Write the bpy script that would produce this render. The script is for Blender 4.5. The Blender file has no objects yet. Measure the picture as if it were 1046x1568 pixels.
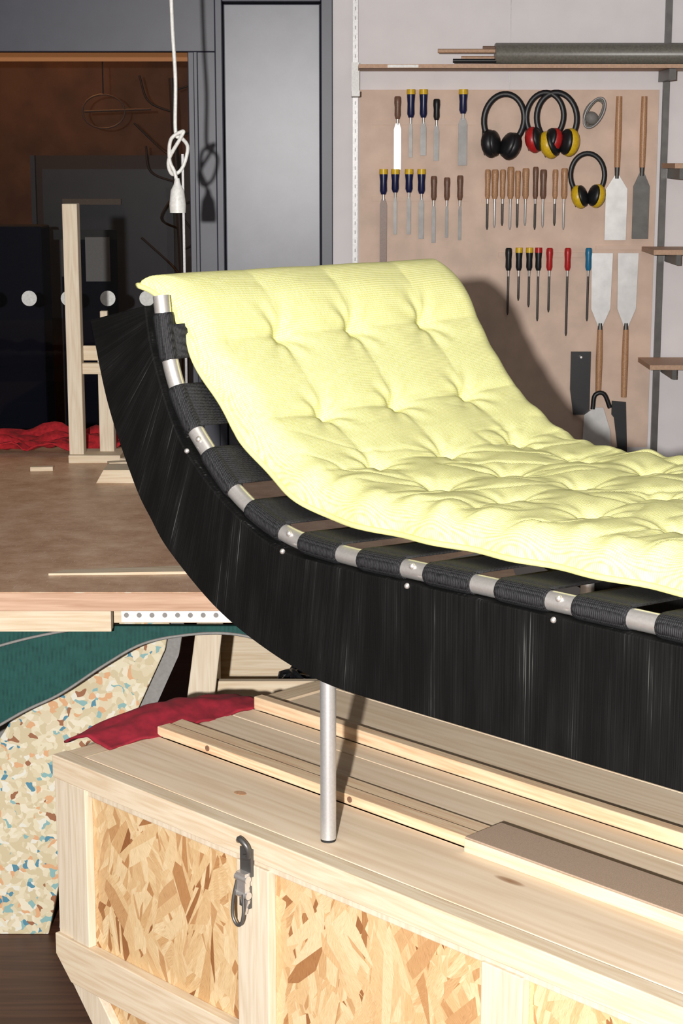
import bpy, math, random
from mathutils import Vector, Matrix, noise
random.seed(7)
scene=bpy.context.scene
scene.view_settings.view_transform='Standard'
col=scene.collection

# ---------------------------------------------------------------- helpers
class MB:
    def __init__(s): s.v=[];s.f=[];s.m=[];s.sm=[];s.mats=[]
    def mi(s,m):
        if m not in s.mats: s.mats.append(m)
        return s.mats.index(m)
    def add(s,vs,fs,m,M=None,smooth=False):
        o=len(s.v)
        for p in vs:
            p=Vector(p)
            if M is not None: p=M@p
            s.v.append(tuple(p))
        k=s.mi(m)
        for f in fs:
            s.f.append(tuple(i+o for i in f)); s.m.append(k); s.sm.append(smooth)
    def box(s,x0,x1,y0,y1,z0,z1,m,M=None):
        vs=[(x,y,z) for x in(x0,x1) for y in(y0,y1) for z in(z0,z1)]
        fs=[(0,1,3,2),(4,6,7,5),(0,4,5,1),(2,3,7,6),(0,2,6,4),(1,5,7,3)]
        s.add(vs,fs,m,M)
    def prism(s,pts,y0,y1,m,M=None):      # polygon in xz extruded along y
        n=len(pts)
        vs=[(p[0],y0,p[1]) for p in pts]+[(p[0],y1,p[1]) for p in pts]
        fs=[tuple(range(n)),tuple(range(2*n-1,n-1,-1))]+[(i,i+n,(i+1)%n+n,(i+1)%n) for i in range(n)]
        s.add(vs,fs,m,M)
    def tube(s,path,r,m,n=12,closed=False,M=None,flat=1.0):
        P=[Vector(p) for p in path];N=len(P)
        rs=r if isinstance(r,(list,tuple)) else [r]*N
        vs=[];fs=[];ref=None
        for i,p in enumerate(P):
            if closed: t=P[(i+1)%N]-P[i-1]
            else: t=P[min(i+1,N-1)]-P[max(i-1,0)]
            if t.length<1e-9: t=Vector((0,0,1))
            t.normalize()
            if ref is None:
                ref=Vector((0,0,1)) if abs(t.z)<.9 else Vector((0,1,0))
            ref=(ref-t*ref.dot(t))
            if ref.length<1e-6: ref=Vector((1,0,0))-t*t.x
            ref.normalize()
            b=t.cross(ref)
            for k in range(n):
                a=2*math.pi*k/n
                vs.append(p+ref*math.cos(a)*rs[i]+b*math.sin(a)*rs[i]*flat)
        seg=N if closed else N-1
        for i in range(seg):
            j=(i+1)%N
            for k in range(n):
                fs.append((i*n+k,i*n+(k+1)%n,j*n+(k+1)%n,j*n+k))
        s.add(vs,fs,m,M,True)
        if not closed:
            o=[tuple(range(n-1,-1,-1)),tuple((N-1)*n+k for k in range(n))]
            s.add(vs,o,m,M,False)
    def ell(s,c,r,m,M=None,nu=16,nv=10):
        vs=[];fs=[]
        for i in range(nv+1):
            a=math.pi*i/nv
            for k in range(nu):
                b=2*math.pi*k/nu
                vs.append((c[0]+r[0]*math.sin(a)*math.cos(b),c[1]+r[1]*math.sin(a)*math.sin(b),c[2]+r[2]*math.cos(a)))
        for i in range(nv):
            for k in range(nu):
                fs.append((i*nu+k,(i+1)*nu+k,(i+1)*nu+(k+1)%nu,i*nu+(k+1)%nu))
        s.add(vs,fs,m,M,True)
    def obj(s,name,parent=None,bevel=0,loc=None):
        me=bpy.data.meshes.new(name);me.from_pydata(s.v,[],s.f)
        for m in s.mats: me.materials.append(m)
        for p,k,q in zip(me.polygons,s.m,s.sm): p.material_index=k;p.use_smooth=q
        me.update()
        o=bpy.data.objects.new(name,me);col.objects.link(o)
        if parent: o.parent=parent
        if bevel:
            b=o.modifiers.new('b','BEVEL');b.width=bevel;b.segments=2;b.limit_method='ANGLE';b.angle_limit=math.radians(50)
        return o
def empty(name,loc=(0,0,0),rz=0):
    e=bpy.data.objects.new(name,None);e.location=loc;e.rotation_euler=(0,0,rz);col.objects.link(e);e.empty_display_size=.1
    return e
def cr(pts,n=10):
    P=[Vector((p[0],p[1],p[2] if len(p)>2 else 0)) for p in pts]
    P=[2*P[0]-P[1]]+P+[2*P[-1]-P[-2]];out=[]
    for i in range(1,len(P)-2):
        a,b,c,d=P[i-1:i+3]
        for k in range(n):
            t=k/n
            out.append(.5*((2*b)+(c-a)*t+(2*a-5*b+4*c-d)*t*t+(3*b-a-3*c+d)*t**3))
    out.append(P[-2]);return out

# ---------------------------------------------------------------- materials
def M_(name):
    m=bpy.data.materials.new(name);m.use_nodes=True;nt=m.node_tree
    return m,nt,nt.nodes['Principled BSDF']
def N(nt,t,**kw):
    n=nt.nodes.new(t)
    for k,v in kw.items(): setattr(n,k,v)
    return n
def ramp(nt,stops,interp='LINEAR'):
    r=nt.nodes.new('ShaderNodeValToRGB');cr_=r.color_ramp;cr_.interpolation=interp
    while len(cr_.elements)<len(stops): cr_.elements.new(.5)
    for e,(p,c) in zip(cr_.elements,stops): e.position=p;e.color=(*c,1)
    return r
def mapping(nt,scale,out='Object',rot=(0,0,0)):
    tc=nt.nodes.new('ShaderNodeTexCoord');mp=nt.nodes.new('ShaderNodeMapping')
    mp.inputs['Scale'].default_value=scale;mp.inputs['Rotation'].default_value=rot
    nt.links.new(tc.outputs[out],mp.inputs[0]);return mp
def bump(nt,b,src,strength=.3,dist=.002):
    bn=nt.nodes.new('ShaderNodeBump');bn.inputs['Strength'].default_value=strength;bn.inputs['Distance'].default_value=dist
    nt.links.new(src,bn.inputs['Height']);nt.links.new(bn.outputs[0],b.inputs['Normal'])
def plain(name,c,rough=.5,metal=0,var=.12,sc=30,bmp=0,spec=None):
    m,nt,b=M_(name)
    mp=mapping(nt,(sc,sc,sc));nz=N(nt,'ShaderNodeTexNoise');nz.inputs['Detail'].default_value=4
    nt.links.new(mp.outputs[0],nz.inputs[0])
    lo=tuple(x*(1-var) for x in c);hi=tuple(min(1,x*(1+var)) for x in c)
    r=ramp(nt,[(.3,lo),(.7,hi)]);nt.links.new(nz.outputs[0],r.inputs[0]);nt.links.new(r.outputs[0],b.inputs['Base Color'])
    b.inputs['Roughness'].default_value=rough;b.inputs['Metallic'].default_value=metal
    if spec is not None: b.inputs['Specular IOR Level'].default_value=spec
    if bmp: bump(nt,b,nz.outputs[0],bmp)
    return m
def wood(name,c1,c2,axis='x',sc=1.0,rough=.6,contrast=1.0,knots=True,spec=.3,rings=9):
    m,nt,b=M_(name)
    st={'x':(2.2,38,38),'y':(38,2.2,38),'z':(38,38,2.2)}[axis]
    mp=mapping(nt,tuple(v*sc for v in st))
    nz=N(nt,'ShaderNodeTexNoise');nz.inputs['Detail'].default_value=3;nz.inputs['Distortion'].default_value=.4
    nt.links.new(mp.outputs[0],nz.inputs[0])
    mp2=mapping(nt,tuple(v*sc*.22 for v in st))
    nb=N(nt,'ShaderNodeTexNoise');nb.inputs['Detail'].default_value=1
    nt.links.new(mp2.outputs[0],nb.inputs[0])
    mu=N(nt,'ShaderNodeMath',operation='MULTIPLY');mu.inputs[1].default_value=rings
    nt.links.new(nb.outputs[0],mu.inputs[0])
    fr=N(nt,'ShaderNodeMath',operation='PINGPONG');fr.inputs[1].default_value=1;nt.links.new(mu.outputs[0],fr.inputs[0])
    ad=N(nt,'ShaderNodeMath',operation='ADD');nt.links.new(nz.outputs[0],ad.inputs[0])
    ms=N(nt,'ShaderNodeMath',operation='MULTIPLY');ms.inputs[1].default_value=.45*contrast;nt.links.new(fr.outputs[0],ms.inputs[0])
    nt.links.new(ms.outputs[0],ad.inputs[1])
    r=ramp(nt,[(.35,c1),(.95,c2)]);nt.links.new(ad.outputs[0],r.inputs[0])
    out=r.outputs[0]
    if knots:
        ks={'x':(1.6,6,6),'y':(6,1.6,6),'z':(6,6,1.6)}[axis]
        mk=mapping(nt,ks);vk=N(nt,'ShaderNodeTexVoronoi');vk.inputs['Scale'].default_value=1.6
        nt.links.new(mk.outputs[0],vk.inputs[0])
        rk=ramp(nt,[(.0,(1,1,1)),(.05,(.7,.7,.7)),(.075,(0,0,0))]);nt.links.new(vk.outputs['Distance'],rk.inputs[0])
        mx=N(nt,'ShaderNodeMix',data_type='RGBA');nt.links.new(rk.outputs[0],mx.inputs[0])
        nt.links.new(out,mx.inputs[6]);mx.inputs[7].default_value=(c1[0]*.45,c1[1]*.3,c1[2]*.22,1);out=mx.outputs[2]
    nt.links.new(out,b.inputs['Base Color']);b.inputs['Roughness'].default_value=rough;b.inputs['Specular IOR Level'].default_value=spec
    bump(nt,b,nz.outputs[0],.15,.001)
    return m
def osb(name):
    m,nt,b=M_(name)
    def layer(sc,stretch,seed):
        tc=nt.nodes.new('ShaderNodeTexCoord')
        v0=N(nt,'ShaderNodeTexVoronoi');v0.inputs['Scale'].default_value=sc
        mp=nt.nodes.new('ShaderNodeMapping');mp.inputs['Location'].default_value=(seed,0,seed*.7);mp.inputs['Scale'].default_value=(1,0,1)
        nt.links.new(tc.outputs['Object'],mp.inputs[0])
        m0=nt.nodes.new('ShaderNodeMapping');m0.inputs['Scale'].default_value=(1.5,1,.75);nt.links.new(mp.outputs[0],m0.inputs[0]);nt.links.new(m0.outputs[0],v0.inputs[0])
        sp=nt.nodes.new('ShaderNodeSeparateColor');nt.links.new(v0.outputs['Color'],sp.inputs[0])
        an=N(nt,'ShaderNodeMath',operation='MULTIPLY_ADD');an.inputs[1].default_value=2.0;an.inputs[2].default_value=-1.0;nt.links.new(sp.outputs[0],an.inputs[0])
        vr=N(nt,'ShaderNodeVectorRotate',rotation_type='Y_AXIS');nt.links.new(mp.outputs[0],vr.inputs[0]);nt.links.new(an.outputs[0],vr.inputs['Angle'])
        m2=nt.nodes.new('ShaderNodeMapping');m2.inputs['Scale'].default_value=stretch;nt.links.new(vr.outputs[0],m2.inputs[0])
        v1=N(nt,'ShaderNodeTexVoronoi');v1.inputs['Scale'].default_value=1;nt.links.new(m2.outputs[0],v1.inputs[0])
        s2=nt.nodes.new('ShaderNodeSeparateColor');nt.links.new(v1.outputs['Color'],s2.inputs[0])
        m3=nt.nodes.new('ShaderNodeMapping');m3.inputs['Scale'].default_value=(stretch[0]*6,1,stretch[2]*1.2);nt.links.new(vr.outputs[0],m3.inputs[0])
        fz=N(nt,'ShaderNodeTexNoise');nt.links.new(m3.outputs[0],fz.inputs[0])
        return s2,fz,v1
    A,fa,va=layer(18,(80,1,11),0)
    B,fb,vb=layer(11,(50,1,7),3.3)
    stops=[(0,(.26,.10,.035)),(.06,(.46,.24,.10)),(.2,(.62,.41,.21)),(.5,(.68,.49,.27)),(.8,(.74,.58,.36)),(.97,(.62,.42,.21)),(1,(.52,.28,.12))]
    ra=ramp(nt,stops);rb=ramp(nt,stops)
    nt.links.new(A.outputs[1],ra.inputs[0]);nt.links.new(B.outputs[1],rb.inputs[0])
    th=N(nt,'ShaderNodeMath',operation='GREATER_THAN');th.inputs[1].default_value=.5;nt.links.new(B.outputs[2],th.inputs[0])
    mx=N(nt,'ShaderNodeMix',data_type='RGBA');nt.links.new(th.outputs[0],mx.inputs[0]);nt.links.new(ra.outputs[0],mx.inputs[6]);nt.links.new(rb.outputs[0],mx.inputs[7])
    rf=ramp(nt,[(.3,(.62,.54,.45)),(.6,(1,1,1))]);nt.links.new(fa.outputs[0],rf.inputs[0])
    mm=N(nt,'ShaderNodeMix',data_type='RGBA',blend_type='MULTIPLY');mm.inputs[0].default_value=.9
    nt.links.new(mx.outputs[2],mm.inputs[6]);nt.links.new(rf.outputs[0],mm.inputs[7])
    nt.links.new(mm.outputs[2],b.inputs['Base Color']);b.inputs['Roughness'].default_value=.65;b.inputs['Specular IOR Level'].default_value=.25
    bump(nt,b,A.outputs[1],.35,.002)
    return m
def terrazzo(name):
    m,nt,b=M_(name)
    mp=mapping(nt,(1,1,1));nz=N(nt,'ShaderNodeTexNoise');nz.inputs['Scale'].default_value=30;nt.links.new(mp.outputs[0],nz.inputs[0])
    ad=N(nt,'ShaderNodeMix',data_type='RGBA',blend_type='LINEAR_LIGHT');ad.inputs[0].default_value=.02
    nt.links.new(mp.outputs[0],ad.inputs[6]);nt.links.new(nz.outputs['Color'],ad.inputs[7])
    v=N(nt,'ShaderNodeTexVoronoi');v.inputs['Scale'].default_value=85;nt.links.new(ad.outputs[2],v.inputs[0])
    sp=nt.nodes.new('ShaderNodeSeparateColor');nt.links.new(v.outputs['Color'],sp.inputs[0])
    r=ramp(nt,[(0,(.54,.46,.30)),(.30,(.64,.58,.42)),(.50,(.60,.34,.18)),(.55,(.60,.52,.36)),(.72,(.22,.38,.38)),(.76,(.68,.62,.48)),(.88,(.66,.64,.56)),(.94,(.08,.22,.30)),(.97,(.28,.12,.06))],'CONSTANT')
    nt.links.new(sp.outputs[0],r.inputs[0]);nt.links.new(r.outputs[0],b.inputs['Base Color']);b.inputs['Roughness'].default_value=.35
    return m
def weave(name,c1,c2,sx,sy,uv='UV',rough=.9,bs=.5,spec=.2,nsc=(60,420,1),bd=.0006):
    m,nt,b=M_(name)
    mp=mapping(nt,(sx,sy,sx),uv)
    w1=N(nt,'ShaderNodeTexWave',wave_type='BANDS',bands_direction='X');w1.inputs['Scale'].default_value=1;w1.inputs['Distortion'].default_value=.6
    w2=N(nt,'ShaderNodeTexWave',wave_type='BANDS',bands_direction='Y');w2.inputs['Scale'].default_value=1;w2.inputs['Distortion'].default_value=.6
    for w in(w1,w2): nt.links.new(mp.outputs[0],w.inputs[0])
    a=N(nt,'ShaderNodeMath',operation='MULTIPLY');nt.links.new(w1.outputs['Fac'],a.inputs[0]);nt.links.new(w2.outputs['Fac'],a.inputs[1])
    mp3=mapping(nt,nsc,uv);n3=N(nt,'ShaderNodeTexNoise');n3.inputs['Scale'].default_value=1;nt.links.new(mp3.outputs[0],n3.inputs[0])
    s=N(nt,'ShaderNodeMath',operation='ADD');nt.links.new(a.outputs[0],s.inputs[0]);nt.links.new(n3.outputs[0],s.inputs[1])
    r=ramp(nt,[(.35,c1),(1.0,c2)]);nt.links.new(s.outputs[0],r.inputs[0]);nt.links.new(r.outputs[0],b.inputs['Base Color'])
    b.inputs['Roughness'].default_value=rough;b.inputs['Specular IOR Level'].default_value=spec
    bump(nt,b,s.outputs[0],bs,bd)
    return m
def emis(name,c,s):
    m,nt,b=M_(name);b.inputs['Base Color'].default_value=(*c,1);b.inputs['Emission Color'].default_value=(*c,1);b.inputs['Emission Strength'].default_value=s
    return m
def worn(name):
    m,nt,b=M_(name)
    mp=mapping(nt,(3,3,3));n1=N(nt,'ShaderNodeTexNoise');n1.inputs['Detail'].default_value=6;n1.inputs['Roughness'].default_value=.7;nt.links.new(mp.outputs[0],n1.inputs[0])
    mp2=mapping(nt,(9,160,9),rot=(0,0,.5));n2=N(nt,'ShaderNodeTexNoise');n2.inputs['Detail'].default_value=3;nt.links.new(mp2.outputs[0],n2.inputs[0])
    mp4=mapping(nt,(120,8,9),rot=(0,0,-.2));n4=N(nt,'ShaderNodeTexNoise');nt.links.new(mp4.outputs[0],n4.inputs[0])
    r=ramp(nt,[(.3,(.42,.225,.13)),(.5,(.58,.36,.225)),(.72,(.72,.51,.36))]);nt.links.new(n1.outputs[0],r.inputs[0])
    r2=ramp(nt,[(.62,(0,0,0)),(.70,(1,1,1))]);nt.links.new(n2.outputs[0],r2.inputs[0])
    r3=ramp(nt,[(.64,(0,0,0)),(.72,(1,1,1))]);nt.links.new(n4.outputs[0],r3.inputs[0])
    mxx=N(nt,'ShaderNodeMath',operation='MAXIMUM');nt.links.new(r2.outputs[0],mxx.inputs[0]);nt.links.new(r3.outputs[0],mxx.inputs[1])
    ml=N(nt,'ShaderNodeMath',operation='MULTIPLY');ml.inputs[1].default_value=.55;nt.links.new(mxx.outputs[0],ml.inputs[0])
    mx=N(nt,'ShaderNodeMix',data_type='RGBA');nt.links.new(ml.outputs[0],mx.inputs[0]);nt.links.new(r.outputs[0],mx.inputs[6]);mx.inputs[7].default_value=(.82,.68,.55,1)
    nt.links.new(mx.outputs[2],b.inputs['Base Color']);b.inputs['Roughness'].default_value=.42
    return m

ply=wood('pine_plywood',(.66,.50,.34),(.77,.63,.47),'x',.45,contrast=1.0,rings=14)
pine=wood('pine_batten',(.62,.39,.23),(.74,.57,.38),'x',1.2)
pinev=wood('pine_batten_vertical',(.56,.455,.33),(.66,.575,.45),'z',1.2,knots=False)
pineh=wood('pine_white',(.57,.435,.29),(.67,.565,.42),'x',1.2)
piney=wood('pine_cross',(.56,.41,.26),(.70,.56,.40),'y',1.0)
mdf=plain('mdf_brown',(.40,.29,.21),.8,var=.15,sc=120)
osbm=osb('osb_board')
tzo=terrazzo('recycled_plastic_chips')
tabletop=worn('worn_table_top')
tableedge=wood('table_edge_wood',(.42,.25,.16),(.56,.37,.26),'x',1)
floorm=wood('floor_boards',(.045,.015,.009),(.09,.035,.02),'x',.5,rough=.45,knots=False,spec=.3)
steel=plain('brushed_steel',(.74,.71,.68),.34,.78,var=.06,sc=60)
alu=plain('aluminium_leg',(.60,.60,.60),.40,.7,var=.06,sc=60)
blade=plain('tool_blade_steel',(.66,.65,.64),.36,.5,var=.10,sc=5)
bladed=plain('tool_blade_dark',(.12,.115,.11),.4,.6,var=.15,sc=6)
hwood=plain('tool_handle_wood',(.50,.27,.14),.4,var=.25,sc=60)
hdark=plain('tool_handle_brown',(.19,.10,.065),.4,var=.25,sc=60)
navy=plain('tool_handle_navy',(.012,.016,.07),.3)
yellow=plain('plastic_yellow',(.78,.50,.02),.35)
redp=plain('plastic_red',(.50,.02,.02),.35)
bluep=plain('plastic_blue',(.02,.18,.34),.35)
blackp=plain('plastic_black',(.012,.012,.014),.4)
whitep=plain('plastic_white',(.78,.78,.75),.4)
greyroll=plain('grey_vinyl_roll',(.17,.16,.135),.35,var=.2)
wallw=plain('wall_paint_white',(.84,.80,.81),.8,var=.03,sc=2)
ceilm=plain('ceiling_dark',(.07,.07,.07),.9,var=.03,sc=2)
wallo=plain('workshop_wall_dark',(.12,.115,.11),.9,var=.05,sc=2)
doorg=plain('door_paint_grey',(.15,.155,.185),.33,var=.10,sc=3)
darkf=plain('dark_frame_metal',(.050,.052,.075),.4,var=.1,sc=3)
brownw=plain('brown_wall',(.13,.06,.032),.7,var=.3,sc=1.5)
panelw=plain('tool_panel_birch',(.72,.53,.42),.6,var=.10,sc=2.5)
railw=plain('shelf_rail_grey',(.34,.33,.33),.4,.4)
slat=plain('shelf_slat_wood',(.56,.35,.23),.6)
redc=plain('red_cloth',(.36,.008,.014),.9,var=.3,sc=20)
crims=plain('crimson_fabric',(.26,.008,.022),.85,var=.25,sc=12)
tealm=weave('teal_mesh',(.002,.024,.023),(.014,.075,.066),120,120,'Object',rough=.5,bs=.2,nsc=(60,60,60))
greyb=plain('grey_board',(.22,.21,.20),.6)
jeans=plain('navy_cloth',(.010,.013,.032),.9)
darkb=plain('dark_wood_cabinet',(.05,.025,.014),.5)
paper=plain('white_paper',(.62,.62,.62),.8,var=.05)
webb=weave('black_webbing',(.004,.004,.005),(.028,.028,.030),110,110,'Object',rough=.65,bs=.8,spec=.25,nsc=(300,300,300))
fabric=weave('yellow_woven_cotton',(.62,.60,.185),(.79,.785,.44),95,125,'UV',bs=.4,rough=.95,spec=.05,nsc=(90,520,1),bd=.001)
pipe=plain('yellow_piping',(.68,.66,.27),.9,var=.1,sc=80)
rubber=plain('black_rubber',(.01,.01,.01),.7)
warm=emis('warm_glow_strip',(1,.42,.15),.28)  # emissive colour that imitates an orange glow

def blackpanel():
    m,nt,b=M_('black_stained_wood')
    mp=mapping(nt,(480,2.6,1),'UV');nz=N(nt,'ShaderNodeTexNoise');nz.inputs['Scale'].default_value=1;nz.inputs['Detail'].default_value=5;nz.inputs['Roughness'].default_value=.6
    nt.links.new(mp.outputs[0],nz.inputs[0])
    mp2=mapping(nt,(26,5,1),'UV');n2=N(nt,'ShaderNodeTexNoise');n2.inputs['Scale'].default_value=1;n2.inputs['Detail'].default_value=3;nt.links.new(mp2.outputs[0],n2.inputs[0])
    a=N(nt,'ShaderNodeMath',operation='MULTIPLY');nt.links.new(nz.outputs[0],a.inputs[0]);nt.links.new(n2.outputs[0],a.inputs[1])
    r=ramp(nt,[(.20,(.003,.003,.003)),(.35,(.008,.008,.008)),(.385,(.024,.024,.023)),(.44,(.10,.10,.097))]);nt.links.new(a.outputs[0],r.inputs[0])
    nt.links.new(r.outputs[0],b.inputs['Base Color']);b.inputs['Roughness'].default_value=.7;b.inputs['Specular IOR Level'].default_value=.12
    bump(nt,b,nz.outputs[0],.6,.0015)
    return m
blk=blackpanel()

# ---------------------------------------------------------------- camera
cam=bpy.data.cameras.new('camera');co=bpy.data.objects.new('camera',cam);col.objects.link(co)
cam.sensor_fit='VERTICAL';cam.sensor_height=36;cam.lens=2700/1568*36
co.location=(0,0,1.6);co.rotation_euler=(math.radians(90)-math.atan(539/2700),0,0)
scene.camera=co

# ---------------------------------------------------------------- room
def room():
    b=MB();b.box(-3.2,2.6,-3.2,9,-.1,0,floorm);b.obj('floor')
    b=MB();b.box(-3.2,2.6,-3.2,9,2.8,2.9,ceilm);b.obj('ceiling')
    b=MB();b.box(-3.3,-3.2,-3.2,9,0,2.8,wallo);b.obj('wall_left')
    b=MB();b.box(2.6,2.7,-3.2,9,0,2.8,wallo);b.obj('wall_right')
    b=MB();b.box(-3.3,2.7,-3.3,-3.2,0,2.8,wallo);b.obj('wall_front')
    b=MB();b.box(-.03,.573,6.2,6.35,0,2.8,wallw);b.box(.5765,2.6,6.2,6.35,0,2.8,wallw);b.box(.573,.5765,6.203,6.35,0,2.8,railw)
    b.box(-3.2,-.03,6.2,6.35,2.16,2.8,wallw);b.obj('wall_back')
    b=MB();b.box(-3.2,.6,8.4,8.5,0,2.8,brownw);b.box(.5,.6,6.35,8.4,0,2.8,brownw);b.obj('wall_corridor')
room()
w=empty('window_1')
b=MB()
b.box(-3.2,-.43,6.2,6.26,1.962,2.155,darkf)
b.box(-3.2,-.43,6.19,6.2,2.135,2.155,darkf)
b.box(-.525,-.43,6.2,6.28,0,1.962,darkf)
b.box(-.505,-.49,6.185,6.2,0,1.962,darkf)
b.box(-3.2,-.525,6.2,6.26,0,.08,darkf)
b.obj('frame',w,.003)
b=MB();b.box(-.553,-.545,6.215,6.222,0,1.62,railw);b.obj('edge_strip',w)
g,nt,pb=M_('window_glass')
tr=nt.nodes.new('ShaderNodeBsdfTransparent');gl=nt.nodes.new('ShaderNodeBsdfGlossy');gl.inputs['Roughness'].default_value=.02
tr.inputs[0].default_value=(.75,.75,.75,1);gl.inputs[0].default_value=(.3,.3,.3,1)
fz=nt.nodes.new('ShaderNodeFresnel');fz.inputs[0].default_value=1.45
mxs=nt.nodes.new('ShaderNodeMixShader');nt.links.new(fz.outputs[0],mxs.inputs[0]);nt.links.new(tr.outputs[0],mxs.inputs[1]);nt.links.new(gl.outputs[0],mxs.inputs[2])
nt.links.new(mxs.outputs[0],nt.nodes['Material Output'].inputs[0])
b=MB();b.box(-3.2,-.525,6.225,6.233,.08,1.962,g);b.obj('pane',w)
b=MB()
for i in range(9):
    x=-.683-.138*i
    n=20
    b.add([(x+.027*math.cos(2*math.pi*k/n),6.2235,1.123+.027*math.sin(2*math.pi*k/n)) for k in range(n)],[tuple(range(n))],whitep)
b.obj('safety_dots',w)
d=empty('door_1')
b=MB();b.box(-.43,-.405,6.18,6.3,0,2.16,darkf);b.box(-.07,-.03,6.18,6.3,0,2.16,darkf);b.box(-.405,-.07,6.18,6.3,2.125,2.16,darkf);b.obj('frame',d,.003)
b=MB();b.box(-.402,-.073,6.215,6.26,.01,2.12,doorg);b.box(-.405,-.07,6.262,6.28,.0,2.125,darkf)  # second box: plate added behind the leaf to block corridor light leaks
b.obj('leaf',d,.004)
# corridor contents
b=MB();b.box(-3.1,.4,7.0,7.06,1.99,2.06,darkb);b.box(-3.1,.4,6.985,7.0,1.972,2.02,warm);b.obj('corridor_glow_strip')  # glowing strip added below a dark header for the orange glow
b=MB();b.box(-1.38,-.55,8.0,8.35,0,1.62,darkb);b.box(-1.33,-.75,7.98,8.0,.9,1.56,darkf)
b.box(-1.38,-1.36,7.97,8.0,0,1.62,darkf);b.obj('dark_cabinet')
b=MB();b.box(-1.24,-.98,7.955,7.972,1.405,1.43,greyb);b.obj('label_strip')
b=MB();b.box(-1.15,-1.10,7.3,7.305,1.13,1.28,greyb);b.box(-1.05,-.95,7.3,7.305,1.11,1.29,paper);b.box(-1.18,-.92,7.305,7.31,1.28,1.32,blackp)
b.box(-1.15,-.92,7.306,7.31,.0,1.29,jeans);b.obj('notice_stand')
b=MB();b.box(-1.42,-1.16,6.9,7.1,.55,1.35,jeans);b.box(-1.40,-1.36,6.9,6.95,0,.55,blackp);b.box(-1.22,-1.18,6.9,6.95,0,.55,blackp)
b.box(-1.42,-1.16,6.75,7.1,.5,.56,jeans);b.obj('blue_chair',None,.01)
b=MB()
b.tube([(-.72,7.9,0),(-.70,7.9,.9),(-.74,7.9,1.95)],.014,darkb)
for k in range(9):
    a=random.uniform(0,6.28);z=1.1+.1*k
    b.tube(cr([(-.72,7.9,z),(-.72+.12*math.cos(a),7.9+.08*math.sin(a),z+.05),(-.72+.2*math.cos(a+.6),7.9+.08*math.sin(a),z+.16)],6),.005,darkb,8)
b.obj('bare_potted_branch')
b=MB()
b.tube([(-1.0+.09*math.cos(t*.35),7.6,1.80+.07*math.sin(t*.35)) for t in range(18)],.004,hdark,6,True)
b.tube([(-1.08,7.6,1.80),(-.80,7.6,1.81)],.005,hdark,6);b.tube([(-1.0,7.6,1.87),(-1.0,7.6,2.8)],.003,blackp,6)
b.obj('hanging_hoop_lamp')

# ---------------------------------------------------------------- tool wall (board drawing units -> metres)
def TX(u): return (u-523)*.00225
def TZ(v): return 1.835-(v-138)*.002222
YP=6.182
b=MB();b.box(.060,1.084,YP,6.1995,.60,1.835,panelw);b.obj('tool_panel_board')
def rack(u0,u1,v,name='tool_rack'):
    b=MB();b.box(TX(u0),TX(u1),YP-.006,YP-.0005,TZ(v)-.008,TZ(v)+.008,panelw);b.obj(name)
rack(570,728,187);rack(570,718,303);rack(738,876,305);rack(765,915,389)
def tool(u,vt,vj,vb,hm,bm,wh=.013,wb=.007,cap=None,name='chisel',tip=False):
    x=TX(u);zt=TZ(vt);zj=TZ(vj);zb=TZ(vb);y=YP-.022
    b=MB()
    pth=[(x,y,zt),(x,y,zt-.004),(x,y,zt-.02),(x,y,(zt+zj)/2),(x,y,zj+.012),(x,y,zj)]
    b.tube(pth,[wh*.7,wh*.95,wh,wh*.85,wh*.9,wh*.6],hm,12)
    if cap: b.tube([(x,y,zt+.001),(x,y,zt-.016)],[wh*1.02,wh*1.06],cap,12)
    b.tube([(x,y,zj+.002),(x,y,zj-.02)],[.005,.004],steel,8)
    if wb>.0045: b.prism([(x-wb*.55,zj-.015),(x+wb*.55,zj-.015),(x+wb,zj-.035),(x+wb,zb),(x-wb,zb),(x-wb,zj-.035)],y-.002,y+.002,bm)
    else: b.tube([(x,y,zj),(x,y,zb+.01),(x,y,zb)],[wb,wb,wb*.4],bm,8)
    b.obj(name)
tool(608,148,182,258,hdark,blade,.012,.012)
tool(628,138,180,240,navy,bladed,.014,.006,yellow)
tool(647,138,180,237,navy,bladed,.014,.010,yellow)
tool(667,152,184,245,blackp,bladed,.012,.009)
tool(707,138,174,252,navy,bladed,.015,.015,yellow)
tool(587,258,296,405,navy,hdark,.014,.012,yellow)
tool(605,258,293,357,navy,bladed,.014,.006,yellow)
tool(626,258,293,357,navy,bladed,.014,.007,yellow)
tool(645,258,295,364,navy,bladed,.014,.009,yellow)
tool(664,268,305,370,hdark,bladed,.011,.0065)
tool(684,270,305,362,hdark,bladed,.011,.005)
tool(704,267,305,366,hdark,bladed,.011,.005)
for i,u in enumerate([746,757,769,781,792,804,819,831,849,863]):
    tool(u,[258,258,258,254,260,256,254,258,258,256][i],303,350-(i%3)*3,hwood if i not in(6,7) else hdark,blade if i%2 else bladed,.012 if i%2 else .010,.0042,name='wood_file')
for u,vb,m_,c_ in [(780,482,blackp,None),(796,460,blackp,yellow),(812,470,blackp,yellow),(826,492,blackp,redp),(843,478,redp,None),(871,515,redp,None),(903,492,bluep,None)]:
    tool(u,378,413,vb,m_,bladed,.012,.004,c_,name='screwdriver')
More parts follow.
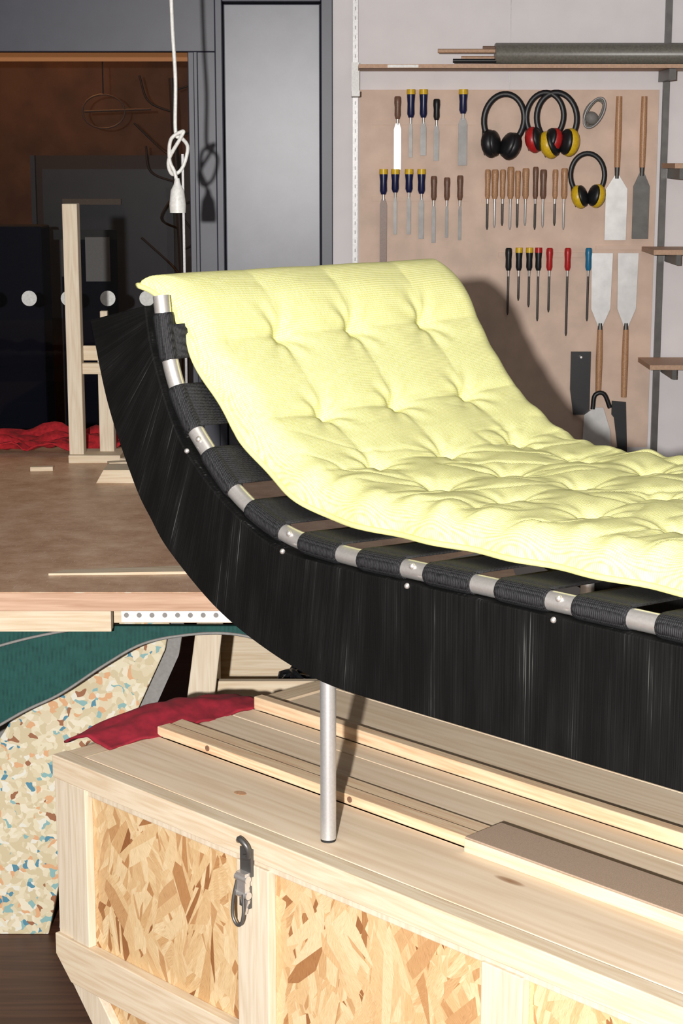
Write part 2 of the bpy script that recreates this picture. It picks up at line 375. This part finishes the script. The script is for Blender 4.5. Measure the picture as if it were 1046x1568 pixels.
def scraper(u,v0,v1,vb0,vb1,w,bm,flip=False):
    x=TX(u);y=YP-.02;b=MB()
    z0,z1,zb0,zb1=[TZ(k) for k in(v0,v1,vb0,vb1)]
    b.tube([(x,y,z0),(x,y,z0+(z1-z0)*.5),(x,y,z1)],[.010,.012,.010],hwood,12)
    b.tube([(x,y,z1),(x,y,zb0)],[.009,.007],bladed,10)
    if not flip: b.prism([(x-.008,zb0+.01),(x+.008,zb0+.01),(x+w,zb0-.035),(x+w,zb1),(x-w,zb1),(x-w,zb0-.035)],y-.003,y+.003,bm)
    else: b.prism([(x-.008,zb0-.01),(x+.008,zb0-.01),(x+w*.9,zb0+.05),(x+w,zb1),(x-w,zb1),(x-w*.9,zb0+.05)],y-.003,y+.003,bm)
    b.obj('long_handled_scraper')
scraper(943,148,255,272,366,.037,blade)
scraper(981,148,255,268,364,.028,bladed)
scraper(924,605,505,495,386,.037,blade,True)
scraper(964,612,505,495,386,.036,blade,True)
b=MB();b.box(TX(915),TX(988),YP-.006,YP-.0005,TZ(381),TZ(375),panelw);b.obj('tool_rack')
def muff(u,v,cm,bm,a=0,s=1.0,cm2=None):
    M=Matrix.Translation((TX(u),YP-.06,TZ(v)))@Matrix.Rotation(a,4,'Y')@Matrix.Scale(s,4)
    b=MB()
    P=[(.068*math.cos(t),0,.015+.085*math.sin(t)) for t in [math.radians(-35+250*k/24) for k in range(25)]]
    b.tube(P,.0050,bm,8,M=M,flat=2.0)
    for sx in(-1,1):
        Mc=M@Matrix.Translation((sx*.036,0,-.07))@Matrix.Rotation(sx*.25,4,'Y')@Matrix.Rotation(.5*sx,4,'Z')
        b.ell((0,0,0),(.030,.04,.048),cm,Mc)
        b.ell((-sx*.016,0,0),(.018,.036,.044),blackp,Mc)
        b.tube([(sx*.024,0,-.035),(sx*.03,0,0),(sx*.02,0,.05)],.003,bm,6,M=Mc)
    b.obj('ear_defenders')
muff(767,190,blackp,blackp,.12,1.0)
muff(829,185,redp,blackp,.05,.93)
muff(848,188,yellow,blackp,-.12,1.0)
muff(896,272,yellow,blackp,-.05,.85)
b=MB()
M=Matrix.Translation((TX(905),YP-.04,TZ(173)))@Matrix.Rotation(.5,4,'Y')
for k,(rx,rz) in enumerate([(.028,.055),(.022,.05),(.03,.045)]):
    b.tube([(rx*math.cos(t*.3),.008*k,rz*math.sin(t*.3)) for t in range(21)],.004,greyroll if k else railw,6,True,M=M)
b.ell((0,.0,-.02),(.024,.02,.022),greyb,M);b.obj('safety_goggles')
b=MB()
b.prism([(TX(880),TZ(540)),(TX(911),TZ(540)),(TX(911),TZ(640)),(TX(886),TZ(640)),(TX(880),TZ(600))],YP-.02,YP-.012,blackp)
b.tube([(TX(895),YP-.035,TZ(548)),(TX(895),YP-.018,TZ(548))],.004,steel,8);b.obj('tenon_saw')
b=MB()
b.prism([(TX(902),TZ(640)),(TX(918),TZ(628)),(TX(932),TZ(628)),(TX(944),TZ(665)),(TX(948),TZ(720)),(TX(900),TZ(720))],YP-.03,YP-.024,blade)
b.tube(cr([(TX(915),YP-.035,TZ(630)),(TX(918),YP-.035,TZ(608)),(TX(932),YP-.035,TZ(606)),(TX(942),YP-.035,TZ(628))],6),.008,blackp,8)
b.obj('hand_saw')
b=MB()
b.prism([(TX(946),TZ(618)),(TX(968),TZ(620)),(TX(972),TZ(700)),(TX(958),TZ(700)),(TX(950),TZ(645)),(TX(946),TZ(640))],YP-.018,YP-.01,blackp)
b.obj('back_saw')
b=MB();b.prism([(TX(557),TZ(408)),(TX(625),TZ(408)),(TX(640),TZ(470)),(TX(560),TZ(470))],YP-.04,YP-.02,darkb);b.box(TX(575),TX(600),YP-.035,YP-.025,TZ(412),TZ(408),hdark);b.obj('wooden_plane')
b=MB()
b.box(TX(540),TX(548),6.175,6.1995,.3,2.6,railw)
for v in range(-150,500,14): b.box(TX(543.3),TX(544.7),6.1745,6.176,TZ(v)-.006,TZ(v)+.006,bladed)
b.box(TX(538),TX(550),6.02,6.175,TZ(150),TZ(142),whitep);b.box(TX(538),TX(550),6.14,6.175,TZ(142),TZ(98),whitep)
b.obj('shelf_rail')
b=MB();b.box(TX(1011),TX(1020),6.175,6.1995,.3,2.6,bladed);b.obj('shelf_rail')
b=MB();b.box(TX(548),2.0,5.95,6.174,1.896,1.908,slat);b.box(TX(590),TX(635),5.948,5.95,1.897,1.906,whitep);b.box(TX(1002),TX(1012),5.97,6.174,1.86,1.895,bladed);b.obj('wall_shelf')
for z,n_ in ((1.573,0),(1.29,1),(.905,2)):
    b=MB();b.box(1.04 if n_ else 1.10,1.9,5.93,6.174,z,z+.016,slat);b.box(1.12,1.135,5.95,6.174,z-.035,z,bladed);b.obj('bracket_shelf')
b=MB()
z=1.908+.0375
b.tube([(.51,6.06,z),(.515,6.06,z+.0),(2.0,6.06,z)],[.034,.037,.037],greyroll,20)
for dy,dz,x0,m_ in [(-.01,.01,.32,slat),(.015,-.012,.40,slat),(-.02,-.022,.37,blackp),(.0,.02,.47,hdark)]:
    b.tube([(x0,6.06+dy,z+dz),(.53,6.06+dy,z+dz)],.007,m_,8)
b.obj('rolled_vinyl_sheet')

# ---------------------------------------------------------------- hanging cable
b=MB();Y=4.5
P=cr([(-.415,Y,2.8),(-.42,Y,2.2),(-.418,Y,1.95),(-.412,Y,1.8),(-.414,Y,1.67),(-.40,Y,1.655),(-.385,Y+.01,1.63),(-.40,Y+.012,1.58),(-.425,Y+.01,1.565),(-.432,Y,1.60),(-.40,Y-.01,1.655),(-.395,Y-.01,1.67),(-.425,Y-.008,1.65),(-.43,Y,1.60),(-.418,Y,1.57),(-.412,Y,1.54)],10)
b.tube(P,.0048,whitep,8)
b.tube([(-.412,Y,1.555),(-.412,Y,1.54),(-.412,Y,1.525),(-.412,Y,1.49),(-.412,Y,1.47)],[.006,.009,.017,.021,.02],whitep,16)
b.obj('hanging_extension_cable')

# ---------------------------------------------------------------- work table
t=empty('workbench')
b=MB();b.box(-2.3,.35,3.29,5.05,.748,.784,tableedge);b.obj('top_slab',t,.002)
b=MB();b.box(-2.298,.348,3.292,5.048,.784,.7855,tabletop);b.obj('top_surface',t)
b=MB();b.box(-2.28,-.445,3.30,3.33,.705,.748,pineh);b.box(-.445,.33,3.34,3.36,.712,.748,pineh)
b.box(-2.28,.33,5.0,5.03,.68,.748,pineh);b.obj('apron',t,.001)
b=MB()
for i in range(12): b.tube([(-.42+.025*i,3.341,.728),(-.42+.025*i,3.338,.728)],.005,greyb,10)
b.box(-.43,-.13,3.3385,3.3395,.714,.742,whitep);b.obj('perforated_strip',t)
b=MB()
for x in(-2.2,.2):
    for y in(3.62,4.9): b.box(x,x+.07,y,y+.07,0,.748,pinev)
b.box(-2.2,-.72,3.62,3.66,.18,.29,pineh);b.obj('legs',t,.002)

def cloth(name,pts_fn,nx,ny,m,parent=None):
    vs=[];fs=[]
    for i in range(nx+1):
        for j in range(ny+1): vs.append(pts_fn(i/nx,j/ny))
    for i in range(nx):
        for j in range(ny):
            a=i*(ny+1)+j;fs.append((a,a+1,a+ny+2,a+ny+1))
    b=MB();b.add(vs,fs,m,None,True);o=b.obj(name,parent)
    sd=o.modifiers.new('s','SOLIDIFY');sd.thickness=.004
    return o
def fn(a,c):
    x=-1.5+.86*a+.05*noise.noise(Vector((c*4,1,0)));y=4.90+.14*c+.02*noise.noise(Vector((a*5,2,0)))
    z=.792+.05*abs(noise.noise(Vector((a*7,c*4,3))))+.02*abs(noise.noise(Vector((a*17,c*12,3))))+.03*c
    return(x,y,z)
cloth('red_cloth',fn,60,30,redc)
b=MB()
M=Matrix.Translation((-.725,4.78,.7855))
b.box(-.022,.018,0,.05,0,.70,pinev,M)
b.box(.055,.095,.05,.10,0,.385,pinev,M)
b.box(-.022,.10,.045,.07,.275,.315,pineh,M)
b.box(.0,.13,.02,.045,.24,.27,pineh,M)
b.box(-.022,.12,-.02,.10,.0,.022,pineh,M)
b.box(.065,.085,.05,.07,.385,.41,pinev,M)
b.obj('wooden_stand',None,.002)
b=MB()
for (x,y,a,l,w_,h) in [(-.57,4.62,.3,.10,.03,.03),(-.57,4.72,-.5,.06,.025,.02),(-.50,4.74,1.2,.06,.02,.03),(-.80,4.64,.1,.06,.02,.012),(-.5,4.82,.7,.05,.03,.04)]:
    b.box(-l/2,l/2,-w_/2,w_/2,0,h,pineh,Matrix.Translation((x,y,.786))@Matrix.Rotation(a,4,'Z'))
b.prism([(-.05,0),(.07,0),(.05,.035),(-.03,.035)],-.05,.05,pineh,Matrix.Translation((-.58,4.50,.786)))
b.obj('wood_offcuts',None,.001)
b=MB()
M=Matrix.Translation((-.585,3.43,.786))@Matrix.Rotation(math.radians(6),4,'Z')
b.add([(0,0,0),(.30,-.02,0),(.30,.035,0),(.03,.03,0),(0,0,.004),(.30,-.02,.006),(.30,.035,.006),(.03,.03,.004)],[(3,2,1,0),(4,5,6,7),(0,1,5,4),(1,2,6,5),(2,3,7,6),(3,0,4,7)],pineh,M)
b.obj('thin_wood_wedge')

# ---------------------------------------------------------------- things under the table
lo=cr([(-.12,.655),(-.154,.671),(-.22,.685),(-.30,.683),(-.39,.665),(-.47,.62),(-.56,.56),(-.663,.507),(-.9,.35),(-1.3,0.0)],6)
b=MB();pts=[(p.x,p.y) for p in lo]
pts=pts+[(-1.9,0),(-1.75,.35),(-1.3,.62),(-1.0,.70),(-.12,.70)]
b.prism(pts,3.36,3.372,tealm);b.tube([(p.x,3.359,p.y) for p in lo],.003,greyb,6)
b.tube(cr([(-.45,3.357,.70),(-.55,3.357,.69),(-.66,3.357,.665),(-.8,3.357,.62)],6),.003,greyb,6)
b.obj('teal_mesh_arch_panel')
b=MB()
b.prism([(-.98,0),(-.617,0),(-.59,.12),(-.36,.62),(-.345,.70),(-.58,.70),(-.66,.50)],3.47,3.50,tzo)
b.obj('recycled_plastic_board',None,.002)
b=MB();b.prism([(-.36,.62),(-.345,.70),(-.318,.70),(-.335,.60),(-.56,.1),(-.585,.0),(-.60,0),(-.585,.12)],3.502,3.53,greyb);b.obj('grey_edge_board')
bx=empty('wooden_box')
b=MB()
b.box(-.30,.10,3.60,3.62,.0,.515,pineh);b.box(-.30,.10,3.95,3.97,0,.53,pineh);b.box(-.30,-.28,3.62,3.95,0,.515,pineh);b.box(.08,.10,3.62,3.95,0,.515,pineh);b.box(-.28,.08,3.62,3.95,.38,.40,pineh)
b.obj('box_boards',bx,.002)
b=MB()
for k in range(6):
    cx=-.12+.03*k;P=[(cx+.05*math.cos(t*.5+k),3.78+.07*math.sin(t*.5+k),.44+.02*k+.012*math.sin(t*1.3)) for t in range(26)]
    b.tube(P,.006,blackp if k%3 else bluep,6)
b.obj('coiled_cables',bx)
b=MB();b.prism([(-.35,.30),(-.29,.30),(-.245,.66),(-.30,.66)],3.535,3.56,pinev);b.prism([(-.38,0),(-.32,0),(-.29,.30),(-.35,.30)],3.535,3.56,pinev);b.obj('leaning_plank',None,.002)
b=MB();b.box(-1.6,-.62,3.75,3.78,.30,.42,greyb);b.box(-1.6,-.62,3.75,3.95,.0,.30,greyb);b.obj('grey_storage_box',None,.004)

# ---------------------------------------------------------------- crate
O=(-.487,2.828,0);RZ=math.atan2(-.7133,.7009)
c=empty('plywood_crate',O,RZ)
L=2.15;D=.78
def part(name,fn_,bev=.0015,par=c):
    b=MB();fn_(b);return b.obj(name,par,bev)
part('front_top_rail',lambda b:b.box(0,L,0,.03,.58,.62,pineh))
part('panel_edge_strip',lambda b:b.box(.0,L,.006,.03,.568,.58,pinev))
def f(b):
    b.prism([(0.0,.58),(0.0,.262),(.248,0),(L,0),(L,.58)],.016,.028,osbm)
part('front_osb',f,0)
def f(b):
    b.box(0,.045,.004,.016,.262,.58,pinev);b.box(.045,.09,.0,.016,.30,.58,pinev)
    for x in(.47,.955,1.44,1.93): b.box(x,x+.07,.0,.016,.30,.572,pinev)
part('front_posts',f)
def f(b):
    b.prism([(-.002,.30),(-.002,.262),(.04,.222),(L,.235),(L,.30)],-.004,.016,pineh)
    b.prism([(-.002,.262),(.246,0),(.32,0),(.075,.26),(.06,.262)],.0,.016,pinev)
part('front_lower_rail',f)
part('end_left',lambda b:(b.box(0,.02,.03,D,.262,.58,pineh),b.box(0,.03,.03,D,.58,.605,pineh),b.box(.0,.02,.03,.09,.262,.58,pinev)))
part('end_chamfer',lambda b:b.prism([(0,.262),(.02,.275),(.262,.012),(.248,0)],.028,D,piney))
part('end_right',lambda b:b.box(L-.02,L,.03,D,0,.6,osbm))
part('back_panel',lambda b:b.prism([(0,.6),(0,.262),(.248,0),(L,0),(L,.6)],D-.015,D,osbm))
part('bottom',lambda b:b.box(.25,L,.03,D-.015,0,.015,ply))
def f(b):
    b.box(.05,L,.0325,.188,.603,.6195,ply)
    b.box(.045,L,.262,.357,.603,.6195,ply)
    b.box(.05,L,.3595,.408,.603,.6195,ply)
    b.box(.06,L,.432,.60,.603,.6195,ply)
    b.box(.06,L,.6025,D,.603,.6195,ply)
part('lid_boards',f,.001)
part('lid_end_strip',lambda b:b.box(.0,.048,.031,D,.600,.6185,piney))
def f(b):
    b.box(.045,.765,.19,.218,.6195,.636,pine)
    b.box(.03,.765,.2225,.258,.6195,.631,pine)
part('lid_battens',f)
part('lid_back_batten',lambda b:b.box(.05,L,.410,.430,.6195,.643,pine))
part('lid_mdf_strip',lambda b:(b.box(.768,L,.178,.258,.6395,.642,mdf),b.box(.768,L,.176,.258,.6195,.6395,pineh)),.001)
def f(b):
    for x in(.18,.52,.86):
        b.tube([(x,.1885,.629),(x,.191,.629)],.005,hdark,10)
    b.ell((.36,.105,.6195),(.012,.008,.0006),hwood);b.ell((1.32,.10,.6195),(.016,.010,.0006),hwood)
part('knots',f,0)
def f(b):
    x=.497
    b.box(x-.012,x+.012,-.006,.0,.555,.598,bladed)
    b.tube(cr([(x-.012,-.008,.608),(x,-.016,.615),(x+.013,-.014,.606),(x+.012,-.01,.59),(x,-.01,.585)],6),.0045,bladed,8)
    b.box(x-.010,x+.010,-.016,-.006,.53,.562,steel)
    b.tube([(x-.013,-.012,.553),(x+.013,-.012,.553)],.006,steel,10)
    b.tube([(x-.016,-.012,.528),(x+.014,-.012,.528)],.006,steel,10)
    b.tube(cr([(x-.009,-.015,.548),(x-.012,-.02,.52),(x-.012,-.022,.495),(x-.004,-.022,.482),(x+.006,-.022,.484),(x+.010,-.020,.50),(x+.006,-.016,.53)],6),.0025,bladed,8)
    b.box(x-.012,x+.010,-.008,-.003,.505,.54,bladed)
    b.prism([(x-.006,.52),(x+.012,.52),(x+.004,.495)],-.012,-.007,steel)
part('toggle_latch',f,0)
def fn(a,cc):
    y=.085+.36*a
    env=math.sin(math.pi*min(1,max(0,a*.9+.07)))
    x=-.085+.135*cc+.01*noise.noise(Vector((a*5,cc,7)))
    z=.622+.028*env*math.sin(math.pi*min(1,cc*.9+.12))+.006*noise.noise(Vector((a*8,cc*5,1)))
    if x<0: z-= (x*x)*3
    return(x,y,z)
o=cloth('crimson_fabric_fold',fn,50,24,crims,c)

# ---------------------------------------------------------------- lounger
l=empty('chaise_lounge',O,RZ)
outer=cr([(.114,1.355),(.154,1.225),(.215,1.109),(.255,1.058),(.300,1.013),(.406,.945),(.52,.902),(.64,.878),(.784,.875),(1,.875),(1.9,.875)],14)
inner=cr([(.252,1.385),(.264,1.325),(.288,1.262),(.316,1.208),(.356,1.162),(.434,1.104),(.54,1.058),(.66,1.050),(.784,1.050),(1.0,1.050),(1.9,1.050)],14)
YF=.695
def sidepanel(name,y0,y1):
    n=len(outer);K=5
    vs=[];fs=[];uvs=[]
    arc=[0]
    for i in range(1,n): arc.append(arc[-1]+(.5*(outer[i]+inner[i])-.5*(outer[i-1]+inner[i-1])).length)
    for y in(y0,y1):
        for i in range(n):
            for k in range(K+1):
                p=outer[i].lerp(inner[i],k/K);vs.append((p.x,y,p.y));uvs.append((arc[i],k/K*.18+(0 if y==y0 else .5)))
    S=n*(K+1)
    for i in range(n-1):
        for k in range(K):
            a=i*(K+1)+k;fs.append((a,a+K+1,a+K+2,a+1));fs.append((S+a,S+a+1,S+a+K+2,S+a+K+1))
        a=i*(K+1);fs.append((a,S+a,S+a+K+1,a+K+1));a+=K;fs.append((a,a+K+1,S+a+K+1,S+a))
    for k in range(K):
        fs.append((k,k+1,S+k+1,S+k));a=(n-1)*(K+1)+k;fs.append((a,S+a,S+a+1,a+1))
    me=bpy.data.meshes.new(name);me.from_pydata(vs,[],fs);me.materials.append(blk)
    ul=me.uv_layers.new(name='UVMap')
    for lp in me.loops: ul.data[lp.index].uv=uvs[lp.vertex_index]
    me.update();o=bpy.data.objects.new(name,me);col.objects.link(o);o.parent=l
    b=o.modifiers.new('b','BEVEL');b.width=.002;b.segments=2;b.limit_method='ANGLE';b.angle_limit=math.radians(60)
sidepanel('side_panel_near',.02,.048);sidepanel('side_panel_far',YF-.008,YF+.020)
tubep=cr([(.267,1.400),(.270,1.380),(.276,1.344),(.292,1.286),(.320,1.233),(.360,1.186),(.441,1.117),(.544,1.075),(.660,1.064),(.784,1.064),(.905,1.064),(1.2,1.064),(1.9,1.064)],24)
TA=[0]
for i in range(1,len(tubep)): TA.append(TA[-1]+(tubep[i]-tubep[i-1]).length)
def tat(s):
    i=0
    while i<len(TA)-2 and TA[i+1]<s: i+=1
    t=(s-TA[i])/(TA[i+1]-TA[i]);p=tubep[i].lerp(tubep[i+1],t)
    d=(tubep[min(i+2,len(tubep)-1)]-tubep[max(i-1,0)]).normalized()
    return p,d
s0=min(range(len(tubep)),key=lambda i:(tubep[i]-Vector((.293,1.284,0))).length);s0=TA[s0]
gaps=[];s=s0
while s<TA[-1]: gaps.append(s); s+= .1175 if s<s0+.45 else .1235
for nm,ty in(('near',.040),('far',YF)):
    b=MB()
    tp=tubep if nm=='near' else tubep[26:]
    b.tube([(p.x,ty,p.y) for p in tp],.0128,steel,16)
    b.obj('frame_tube_'+nm,l)
    b=MB()
    for i in range(len(gaps)):
        a=(gaps[i-1]+.021 if i>0 else (.026 if nm=='near' else .05));e=gaps[i]-.021
        n=14;P=[];R=[]
        for k in range(n+1):
            p,dv=tat(a+(e-a)*k/n);P.append((p.x,ty,p.y));R.append(.0158 if 0<k<n else .0145)
        b.tube(P,R,webb,16)
    b.obj('webbing_sleeves_'+nm,l)
b=MB()
for i in range(len(gaps)):
    a=(gaps[i-1]+.021 if i>0 else .045);e=gaps[i]-.021
    nk=8;nw=20;vs=[];fs=[]
    for k in range(nk+1):
        p,dv=tat(a+(e-a)*k/nk);nx,nz=-dv.y,dv.x
        for j in range(nw+1):
            w_=j/nw;y=.040+(YF-.040)*w_
            sag=.0140-.014*math.sin(math.pi*w_)
            vs.append((p.x+nx*sag,y,p.y+nz*sag))
    for k in range(nk):
        for j in range(nw):
            q=k*(nw+1)+j;fs.append((q,q+1,q+nw+2,q+nw+1))
    b.add(vs,fs,webb,None,True)
o=b.obj('seat_straps',l);sd=o.modifiers.new('s','SOLIDIFY');sd.thickness=.0025;sd.offset=0
b=MB()
for x in(.60,1.55):
    for y in(.066,.670):
        b.tube([(x,y,.6235),(x,y,1.03)],.0117,alu,20);b.tube([(x,y,.6197),(x,y,.6245)],.0112,rubber,20)
b.obj('legs',l)
b=MB()
for x in(.6,1.55): b.tube([(x,.066,.99),(x,.670,.99)],.0117,alu,16)
b.obj('cross_bars',l)
b=MB()
bolts=[gaps[1],gaps[3],gaps[5],gaps[7],gaps[9]]
for s_ in bolts:
    p,dv=tat(s_);nx,nz=-dv.y,dv.x
    b.ell((p.x+nx*.006,.040-.011,p.y+nz*.008),(.0048,.0045,.0048),steel)
    b.ell((p.x-nx*.0175,.0195,p.y-nz*.0175),(.0040,.004,.0040),steel)
b.obj('bolts',l)

# cushion
base=cr([(.198,1.402),(.226,1.392),(.254,1.371),(.277,1.337),(.297,1.298),(.320,1.258),(.350,1.217),(.388,1.176),(.455,1.128),(.55,1.091),(.66,1.082),(.784,1.0815),(1.0,1.0815),(1.9,1.0815)],30)
BA=[0]
for i in range(1,len(base)): BA.append(BA[-1]+(base[i]-base[i-1]).length)
LT=BA[-1]
import bisect
def bat(s):
    s=max(0,min(LT-1e-6,s));i=min(bisect.bisect_right(BA,s)-1,len(BA)-2)
    t=(s-BA[i])/(BA[i+1]-BA[i]);p=base[i].lerp(base[i+1],t)
    d=(base[min(i+8,len(base)-1)]-base[max(i-7,0)]).normalized()
    return p,d
rows=[.130,.295,.445,.590]+[.730+.14*k for k in range(20)]
rows=[r for r in rows if r<LT-.08]
cols=[.240,.400,.570]
def yedge(s):
    near=.058+.036*min(1,max(0,(s-.03)/.25))
    if s<.04: near-=.010*(1-s/.04)**1.5
    near+=.004*math.sin((s-.05)*2*math.pi/.14)*(1 if s>.1 else 0)
    far=.716-.03*max(0,1-s/.06)**2
    return near,far
allr=[-.02]+rows+[rows[-1]+.14]
allc=[.075]+cols+[.735]
def cell(v,arr):
    for a_,b_ in zip(arr[:-1],arr[1:]):
        if a_<=v<=b_: return (v-a_)/(b_-a_)
    return 0
def height(s,y):
    near,far=yedge(s)
    e=min(y-near,far-y,s,LT-s);e=max(0,e)
    T=.029+.019*min(1,max(0,(s-.05)/.22))
    h=T*math.sqrt(max(0,1-(1-min(e/.045,1))**2))
    ef=min(1,e/.05)
    dmin=9
    ang=0;key=0
    for r in rows:
        if abs(s-r)>.2: continue
        for c_ in cols:
            dd=math.hypot((s-r),(y-c_))
            if dd<dmin: dmin=dd;ang=math.atan2(y-c_,s-r);key=r*7+c_*31
    h-=ef*(.014*math.exp(-(dmin/.017)**2)+.013*math.exp(-(dmin/.040)))
    cs=math.sin(math.pi*cell(s,allr));cy=math.sin(math.pi*cell(y,allc))
    h+=ef*.008*(max(0,cs)**.6*(.45+.55*max(0,cy)**.6)-.6)
    h+=ef*.0018*math.sin(ang*7+key*5)*math.exp(-((dmin-.035)/.025)**2)
    flat=min(1,max(0,(s-.30)/.2))
    h+=ef*(.0006+.003*flat)*noise.noise(Vector((s*22+y*8,y*7,5)))
    rg=max(0,1-6*abs(noise.noise(Vector((s*11-y*5,y*6+9,1)))))
    h-=ef*(.0002+.0032*flat)*rg*rg
    ee=math.exp(-((e-.03)/.03)**2)
    h+=(.0010+.0026*flat)*ee*math.sin(s*2*math.pi/.07+2*noise.noise(Vector((s*6,y*3,4))))
    h+=.003*noise.noise(Vector((s*5,y*5,8)))*ef
    return max(.0005,h)
NS,NW=640,190
vs=[];uvs=[];fs=[]
for side in(1,0):
    for i in range(NS+1):
        s=LT*i/NS
        p,dv=bat(s);nx,nz=-dv.y,dv.x;near,far=yedge(s)
        for j in range(NW+1):
            w_=.5-.5*math.cos(math.pi*j/NW);w_=.35*w_+.65*j/NW
            y=near+(far-near)*w_
            if i in(0,NS) or j in(0,NW): h=.010
            elif side: h=.010+height(s,y)
            else:
                e=min(y-near,far-y,s,LT-s);h=.010-.010*min(1,max(0,e)/.02)
            vs.append((p.x+nx*h,y,p.y+nz*h));uvs.append((s,y))
S=(NS+1)*(NW+1)
for i in range(NS):
    for j in range(NW):
        a=i*(NW+1)+j
        fs.append((a,a+NW+1,a+NW+2,a+1));fs.append((S+a,S+a+1,S+a+NW+2,S+a+NW+1))
me=bpy.data.meshes.new('cushion');me.from_pydata(vs,[],fs);me.materials.append(fabric)
ul=me.uv_layers.new(name='UVMap')
uvf=[0.0]*(2*len(me.loops))
for lp in me.loops:
    q=uvs[lp.vertex_index];uvf[2*lp.index]=q[0];uvf[2*lp.index+1]=q[1]
ul.data.foreach_set('uv',uvf)
for p in me.polygons: p.use_smooth=True
me.update();o=bpy.data.objects.new('tufted_cushion',me);col.objects.link(o);o.parent=l
def edgept(s,y):
    p,dv=bat(s);nx,nz=-dv.y,dv.x;return(p.x+nx*.010,y,p.y+nz*.010)
P=[]
for i in range(0,401):
    s=LT*i/400;P.append(edgept(s,yedge(s)[0]-.001))
Pf=[edgept(LT*i/300,yedge(LT*i/300)[1]+.001) for i in range(300,-1,-1)]
Ph=[edgept(0.0,.686-(.686-.048)*k/40) for k in range(1,40)]
b=MB();b.tube(P+Pf+Ph,.0042,pipe,8,True);b.obj('cushion_piping',l)

# ---------------------------------------------------------------- lights
def light(name,typ,loc,e,size=.05,colr=(1,1,1),rot=(0,0,0)):
    d=bpy.data.lights.new(name,typ);d.energy=e;d.color=colr
    if typ=='POINT': d.shadow_soft_size=size
    if typ=='AREA': d.size=size
    o=bpy.data.objects.new(name,d);o.location=loc;o.rotation_euler=rot;col.objects.link(o);return o
light('camera_flash','POINT',(-.26,-.7,1.72),930,.025,(1,.975,.945))
light('ceiling_bounce_fill','AREA',(.2,1.4,2.75),11,1.4,(1,.95,.88))  # added area light standing in for flash bounce off the ceiling
light('tool_wall_fill','AREA',(.9,4.4,2.75),3.5,1.0,(1,.96,.92))  # unseen soft fill added to brighten the tool wall
light('corridor_warm_fill','AREA',(-1.4,7.6,2.7),13,.6,(1,.50,.2))  # warm area light added to light the brown corridor wall
wd=bpy.data.worlds.new('world');scene.world=wd;wd.use_nodes=True
wd.node_tree.nodes['Background'].inputs[0].default_value=(.5,.5,.55,1);wd.node_tree.nodes['Background'].inputs[1].default_value=.05
